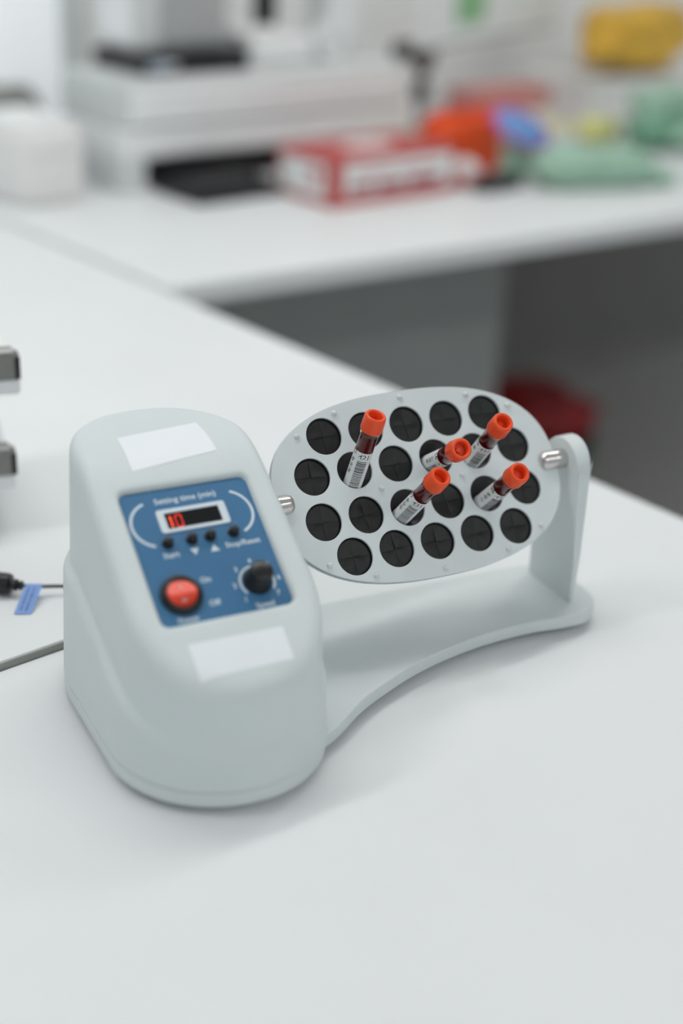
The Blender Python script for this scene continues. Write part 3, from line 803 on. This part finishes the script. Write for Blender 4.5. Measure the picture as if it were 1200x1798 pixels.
# keyboard under the riser
t = fthing('keyboard', 'compact black keyboard in front of the monitor riser', 'keyboard', 0.300, 0.372, 0, 0)
obj('case', box((0.086, 0.065, 0.010), (0.172, 0.135, 0.020), 0.005), M_BLACK, t)
ky = None
for r_ in range(5):
    for c_ in range(7):
        if ky is None:
            ky = obj('key', box((0, 0, 0), (0.019, 0.019, 0.008), 0.002, 1), M_KEY, t); o = ky
        else: o = ky.copy(); COL.objects.link(o)
        o.location = (0.0215 + c_ * 0.0215, 0.020 + r_ * 0.0225, 0.023)
t = fthing('shade_filler', 'black block standing in for the shade under the monitor riser', 'shade_filler', 0.305, 0.535)  # black block added where the gap under the riser is only shade
obj('filler_lower', box((0.16, 0.075, 0.013), (0.32, 0.15, 0.026), 0.004), M_BLACK, t)
obj('filler_upper', box((0.16, 0.075, 0.037), (0.316, 0.148, 0.020), 0.004), M_KEY, t)
# glove box
t = fthing('glove_box', 'red and white glove box in front of the monitor riser', 'box', 0.478, 0.245, 0, 0)
gl, gw, gh = 0.272, 0.148, 0.080
obj('carton', box((gl / 2, gw / 2, gh / 2), (gl, gw, gh), 0.002), M_RED, t)
obj('front_panel', box((gl / 2 + 0.008, -0.0006, 0.044), (gl - 0.030, 0.0014, 0.052), 0), M_LABEL, t)
for k, (x, w_, z, h_) in enumerate(((0.06, 0.05, 0.030, 0.010), (0.125, 0.06, 0.028, 0.012), (0.20, 0.07, 0.028, 0.014), (0.09, 0.08, 0.049, 0.006), (0.19, 0.09, 0.050, 0.006))):
    obj('printed_block', box((x, -0.0015, z), (w_, 0.0012, h_)), M_MAROON if k < 3 else M_PINKBOX, t)
obj('end_panel', box((-0.0006, gw / 2 + 0.004, 0.040), (0.0014, gw - 0.030, 0.056)), M_LABEL, t)
obj('printed_emblem', lathe([(0, 0), (0.013, 0), (0.013, 0.0008), (0, 0.0008)], 24, Matrix.Translation((-0.0022, 0.045, 0.046)) @ RX), M_RED, t)
bm = lathe([(0, 0), (1, 0), (1, 0.0016), (0, 0.0016)], 28); bmesh.ops.scale(bm, vec=(0.055, 0.028, 1), verts=bm.verts[:]); bmesh.ops.translate(bm, vec=(gl / 2, gw / 2, gh), verts=bm.verts[:])
obj('tear_opening', bm, M_LABEL, t)
# label printer at the left
t = fthing('label_printer', 'small rounded white label printer at the left edge', 'printer', 0.048, 0.495)
obj('body', box((0.0625, 0.09, 0.058), (0.12, 0.18, 0.116), 0.014, 4), M_WARMWHITE, t, autosmooth=50)
obj('lid', box((0.0625, 0.095, 0.120), (0.104, 0.15, 0.016), 0.007, 3), M_WHITE, t, autosmooth=50)
obj('paper_slot', box((0.0625, 0.0005, 0.080), (0.08, 0.003, 0.006)), M_PALE, t)
t = fthing('paper_roll', 'grey roll lying behind the white label printer', 'roll', 0.185, 0.79)
RYY = Matrix.Translation((0, 0, 0.07)) @ RX
obj('roll', lathe([(0.022, -0.045), (0.066, -0.045), (0.07, -0.040), (0.07, 0.040), (0.066, 0.045), (0.022, 0.045), (0.022, -0.045)], 32, RYY), mat('dark grey paper', (0.20, 0.21, 0.20), 0.7, noise=0.05), t, autosmooth=40)
obj('core', lathe([(0.019, -0.046), (0.0225, -0.046), (0.0225, 0.046), (0.019, 0.046), (0.019, -0.046)], 24, RYY), M_WHITE, t, autosmooth=40)
# black box on the drawer unit, with the grey cabinet standing on it
zt = 0.180
t = fthing('flat_device', 'flat black device on the left of the drawer unit', 'device', 0.305, 0.535, zt)
obj('case', box((0.112, 0.085, 0.016), (0.215, 0.160, 0.032), 0.003), M_BLACK, t)
obj('front_badge', box((0.034, 0.0042, 0.015), (0.040, 0.003, 0.014)), mat('pale blue badge', (0.45, 0.52, 0.60), 0.5, noise=0.03), t)
obj('front_badge', box((0.062, 0.0045, 0.015), (0.02, 0.0008, 0.010)), M_PALE, t)
t = fthing('instrument_cabinet', 'pale grey instrument cabinet standing on the flat black device', 'cabinet', 0.315, 0.575, zt + 0.032)
obj('cabinet_body', box((0.105, 0.07, 0.11), (0.19, 0.115, 0.22), 0.008), M_PALE, t)
obj('shaded_front', box((0.125, 0.011, 0.112), (0.135, 0.006, 0.20), 0.002), M_GREY, t)  # grey plate puts the shade on the front face into colour
obj('lit_side', box((0.009, 0.072, 0.112), (0.004, 0.10, 0.20), 0.001), M_WHITE, t)  # white cover paints the left side as lit
# white label applicator, roll, and others along the top
t = fthing('label_dispenser', 'white label dispenser on the drawer unit beside the black device', 'dispenser', 0.555, 0.575, zt)
obj('body', box((0.075, 0.045, 0.022), (0.14, 0.09, 0.044), 0.008), M_WHITE, t)
obj('top_cover', box((0.045, 0.045, 0.050), (0.115, 0.07, 0.016), 0.006), M_WARMWHITE, t)
t = fthing('tape_roll', 'white tape roll standing on edge next to the dispenser', 'tape roll', 0.742, 0.585, zt)
TM = Matrix.Translation((0, 0, 0.034)) @ Matrix.Rotation(R(90), 4, 'X')
obj('tape', lathe([(0.016, -0.012), (0.034, -0.012), (0.034, 0.012), (0.016, 0.012), (0.016, -0.012)], 32, TM), M_WHITE, t, autosmooth=40)
obj('core', lathe([(0.0, -0.010), (0.0162, -0.010), (0.0162, 0.010), (0.0, 0.010)], 24, TM), M_PALE, t, autosmooth=40)
t = fthing('desk_phone_handset', 'upright black handset behind the white label dispenser', 'handset', 0.642, 0.672, zt)
obj('cradle', box((0.03, 0.016, 0.012), (0.07, 0.03, 0.024), 0.004), M_BLACK, t)
obj('handset', box((0.028, 0.016, 0.11), (0.046, 0.022, 0.18), 0.008), M_BLACK, t)
t = fthing('document_case', 'pale grey upright document case on the right of the drawer unit', 'case', 0.765, 0.635, zt)
obj('case_body', box((0.045, 0.025, 0.10), (0.085, 0.05, 0.20), 0.006), M_PALE, t)
obj('case_lid', box((0.045, -0.002, 0.11), (0.075, 0.004, 0.16), 0.001), M_WHITE, t)
# barcode scanner on its stand behind the riser
t = fthing('barcode_scanner', 'dark brown handheld scanner resting in a grey stand', 'scanner', 1.03, 0.64, 0)
obj('stand_base', lathe([(0, 0), (0.045, 0), (0.047, 0.004), (0.040, 0.012), (0.012, 0.018), (0, 0.018)], 28), M_GREY, t, autosmooth=40)
bm = bmesh.new(); add_tube(bm, [(0, 0, 0.015), (0, 0, 0.085)], 0.010, 14); obj('stand_stem', bm, M_GREY, t, smooth=False)
bm = bmesh.new(); add_tube(bm, [(0.0, 0, 0.080), (0.004, 0, 0.11), (0.006, 0, 0.14), (0.004, 0, 0.165)], [0.016, 0.018, 0.019, 0.020], 16); obj('handle', bm, M_BROWN, t, smooth=True)
obj('head', box((-0.022, 0, 0.178), (0.090, 0.050, 0.034), 0.010, 3), M_BROWN, t, autosmooth=50)
# white board held off the wall, with a green note
kV = Vector((math.cos(R(59.7)), math.sin(R(59.7)), 0)); nk = Vector((kV.y, -kV.x, 0))
c0 = Vector((0.127, 2.8907, 0))
o = thing('white_board', 'white board at the top right, behind the orange packet', 'board', (c0.x, c0.y, DESK + 0.20))
def slab(k0, k1, n0, n1, z0, z1, bev=0.002):
    a = kV * k0; b = kV * k1
    return prism([P2(a + nk * n0), P2(a + nk * n1), P2(b + nk * n1), P2(b + nk * n0)], z0, z1, bev, 2)
obj('board_sheet', slab(-0.03, 0.62, -0.012, 0.0, 0.006, 0.17), M_WHITE, o)
obj('shadow_line', slab(-0.03, 0.62, -0.016, 0.004, 0.0, 0.010), M_GREY, o)  # grey strip painted in as the thin shadow below the board
for k0 in (0.05, 0.55):
    q = kV * k0 - nk * 0.014; dep = WB - ((c0 + q) - PC).dot(wV)
    bm = bmesh.new(); add_tube(bm, [q + Vector((0, 0, 0.14)), q + wV * (dep - 0.001) + Vector((0, 0, 0.14))], 0.008, 12); obj('wall_bracket', bm, M_GREY, o)
note = obj('paper_note', slab(0.115, 0.245, 0.0006, 0.0012, 0.040, 0.13, 0), M_STICKY)
note.location = o.location; tag(note, 'green paper note stuck on the white board', 'note')

# bags, packets and boxes at the right
t = fthing('orange_packet', 'glossy orange packet standing beside the glove box', 'packet', 0.868, 0.355)
obj('bag', blob((0.165, 0.08, 0.105), 11, e=6.0, amp=0.035), M_ORANGE, t, smooth=True)
obj('top_seal', box((0.0, 0.0, 0.108), (0.15, 0.006, 0.016), 0.002), M_ORANGE, t)
t = fthing('blue_pouch', 'blue pouch with a magenta lens fringe painted on its rim, leaning on the orange packet', 'pouch', 0.925, 0.258, 0, R(-38))
MP = Matrix.Translation((0, 0, 0.092)) @ Matrix.Rotation(R(24), 4, 'Y')
bm = bmesh.new(); add_lathe(bm, [(0, 0.006), (0.5, 0.0052), (0.88, 0.0022), (0.9, 0), (0.88, -0.0022), (0.5, -0.0052), (0, -0.006)], 36)
bmesh.ops.scale(bm, vec=(0.060, 0.032, 1), verts=bm.verts[:]); bmesh.ops.rotate(bm, cent=(0, 0, 0), matrix=Matrix.Rotation(R(55), 3, 'X'), verts=bm.verts[:]); bmesh.ops.transform(bm, matrix=MP, verts=bm.verts[:])
obj('pouch_body', bm, M_SKY, t, smooth=True)
bm = bmesh.new(); add_lathe(bm, [(0.9, 0.003), (1.0, 0.002), (1.0, -0.002), (0.9, -0.003), (0.9, 0.003)], 36)
bmesh.ops.scale(bm, vec=(0.060, 0.032, 1), verts=bm.verts[:]); bmesh.ops.rotate(bm, cent=(0, 0, 0), matrix=Matrix.Rotation(R(55), 3, 'X'), verts=bm.verts[:]); bmesh.ops.transform(bm, matrix=MP, verts=bm.verts[:])
obj('pouch_fringe', bm, M_FRINGE, t, smooth=True)  # lens colour fringe painted on as a magenta rim
obj('pouch_foot', box((0, 0.012, 0.034), (0.06, 0.022, 0.068), 0.006), M_GREEN, t)
t = fthing('pen_case', 'flat black case in front of the orange packet', 'case', 0.832, 0.225)
obj('case_body', box((0, 0.0, 0.011), (0.095, 0.055, 0.022), 0.006), M_BLACK, t)
obj('case_flap', box((0, -0.012, 0.0225), (0.088, 0.026, 0.004), 0.0015), M_KEY, t)
t = fthing('green_wrap', 'pale green wrapped roll lying at the front right', 'wrapped roll', 1.005, 0.150, 0, R(-22))
bm = blob((0.255, 0.10, 0.072), 21, e=3.0, amp=0.07); obj('wrap', bm, M_GREEN, t, smooth=True)
bm = blob((0.085, 0.06, 0.03), 23, amp=0.12); bmesh.ops.translate(bm, vec=(0.13, -0.005, 0.0), verts=bm.verts[:]); obj('twisted_end', bm, M_GREEN, t, smooth=True)
t = fthing('crumpled_tissue', 'crumpled white and faded red tissue beside the glove box', 'tissue', 0.792, 0.260)
obj('sheet', blob((0.07, 0.06, 0.035), 31, amp=0.14), M_PINKBOX, t, smooth=True)
obj('sheet', blob((0.05, 0.05, 0.052), 32, amp=0.14), M_LABEL, t, smooth=True)
t = fthing('cream_bag', 'small cream paper bag behind the glove box', 'bag', 0.835, 0.435)
obj('bag', blob((0.09, 0.07, 0.065), 41, amp=0.1), M_PALEYEL, t, smooth=True)
t = fthing('faded_red_carton', 'faded red carton behind the orange packet', 'carton', 1.165, 0.60)
obj('carton', box((0.11, 0.05, 0.045), (0.22, 0.10, 0.090), 0.003), M_PINKBOX, t)
obj('carton_band', box((0.11, -0.0008, 0.035), (0.22, 0.002, 0.026)), M_LABEL, t)
t = fthing('yellow_pad', 'pale yellow paper packet behind the blue pouch', 'packet', 1.175, 0.47)
obj('pad', box((0.06, 0.04, 0.022), (0.14, 0.08, 0.044), 0.008), M_PALEYEL, t)
obj('pad_band', box((0.06, -0.001, 0.022), (0.03, 0.003, 0.036)), M_LABEL, t)
t = fthing('blue_green_cloth', 'folded pale blue green cloth next to the blue pouch', 'cloth', 1.105, 0.34)
obj('cloth_fold', blob((0.16, 0.09, 0.035), 51, amp=0.08), mat('pale aqua cloth', (0.45, 0.60, 0.60), 0.7, noise=0.06), t, smooth=True)
obj('cloth_fold', blob((0.11, 0.07, 0.048), 52, amp=0.08), mat('pale aqua cloth', (0.45, 0.60, 0.60), 0.7, noise=0.06), t, smooth=True)
t = fthing('yellow_swab_pack', 'small pale yellow pack beside the sea green gloves', 'pack', 1.375, 0.455)
obj('pack', blob((0.12, 0.07, 0.050), 61, amp=0.08), mat('lemon film', (0.72, 0.72, 0.28), 0.5, noise=0.06), t, smooth=True)
t = fthing('green_gloves', 'heap of sea green gloves at the right edge', 'gloves', 1.450, 0.34)
obj('glove', blob((0.24, 0.12, 0.075), 71, amp=0.16), M_GREEN2, t, smooth=True)
bm = blob((0.22, 0.11, 0.075), 72, amp=0.16); bmesh.ops.translate(bm, vec=(0.03, 0.02, 0.048), verts=bm.verts[:]); obj('glove', bm, M_GREEN, t, smooth=True)
bm = blob((0.16, 0.09, 0.05), 73, amp=0.16); bmesh.ops.translate(bm, vec=(0.02, -0.06, 0.0), verts=bm.verts[:]); obj('glove', bm, M_GREEN, t, smooth=True)
t = fthing('white_carton', 'plain white carton under the yellow bag', 'carton', 1.47, 0.56)
obj('carton', box((0.21, 0.11, 0.046), (0.42, 0.22, 0.092), 0.004), M_WARMWHITE, t)
obj('carton_lid', box((0.21, 0.11, 0.096), (0.426, 0.226, 0.016), 0.004), M_WARMWHITE, t)
t = fthing('yellow_bag', 'crumpled yellow plastic bag lying on the white carton', 'bag', 1.665, 0.62, 0.104)
obj('bag', blob((0.34, 0.17, 0.150), 81, e=3.0, amp=0.13), M_YELLOW, t, smooth=True)
bm = blob((0.13, 0.10, 0.07), 82, amp=0.15); bmesh.ops.translate(bm, vec=(-0.12, -0.02, 0.02), verts=bm.verts[:]); obj('bag_neck', bm, M_YELLOW, t, smooth=True)
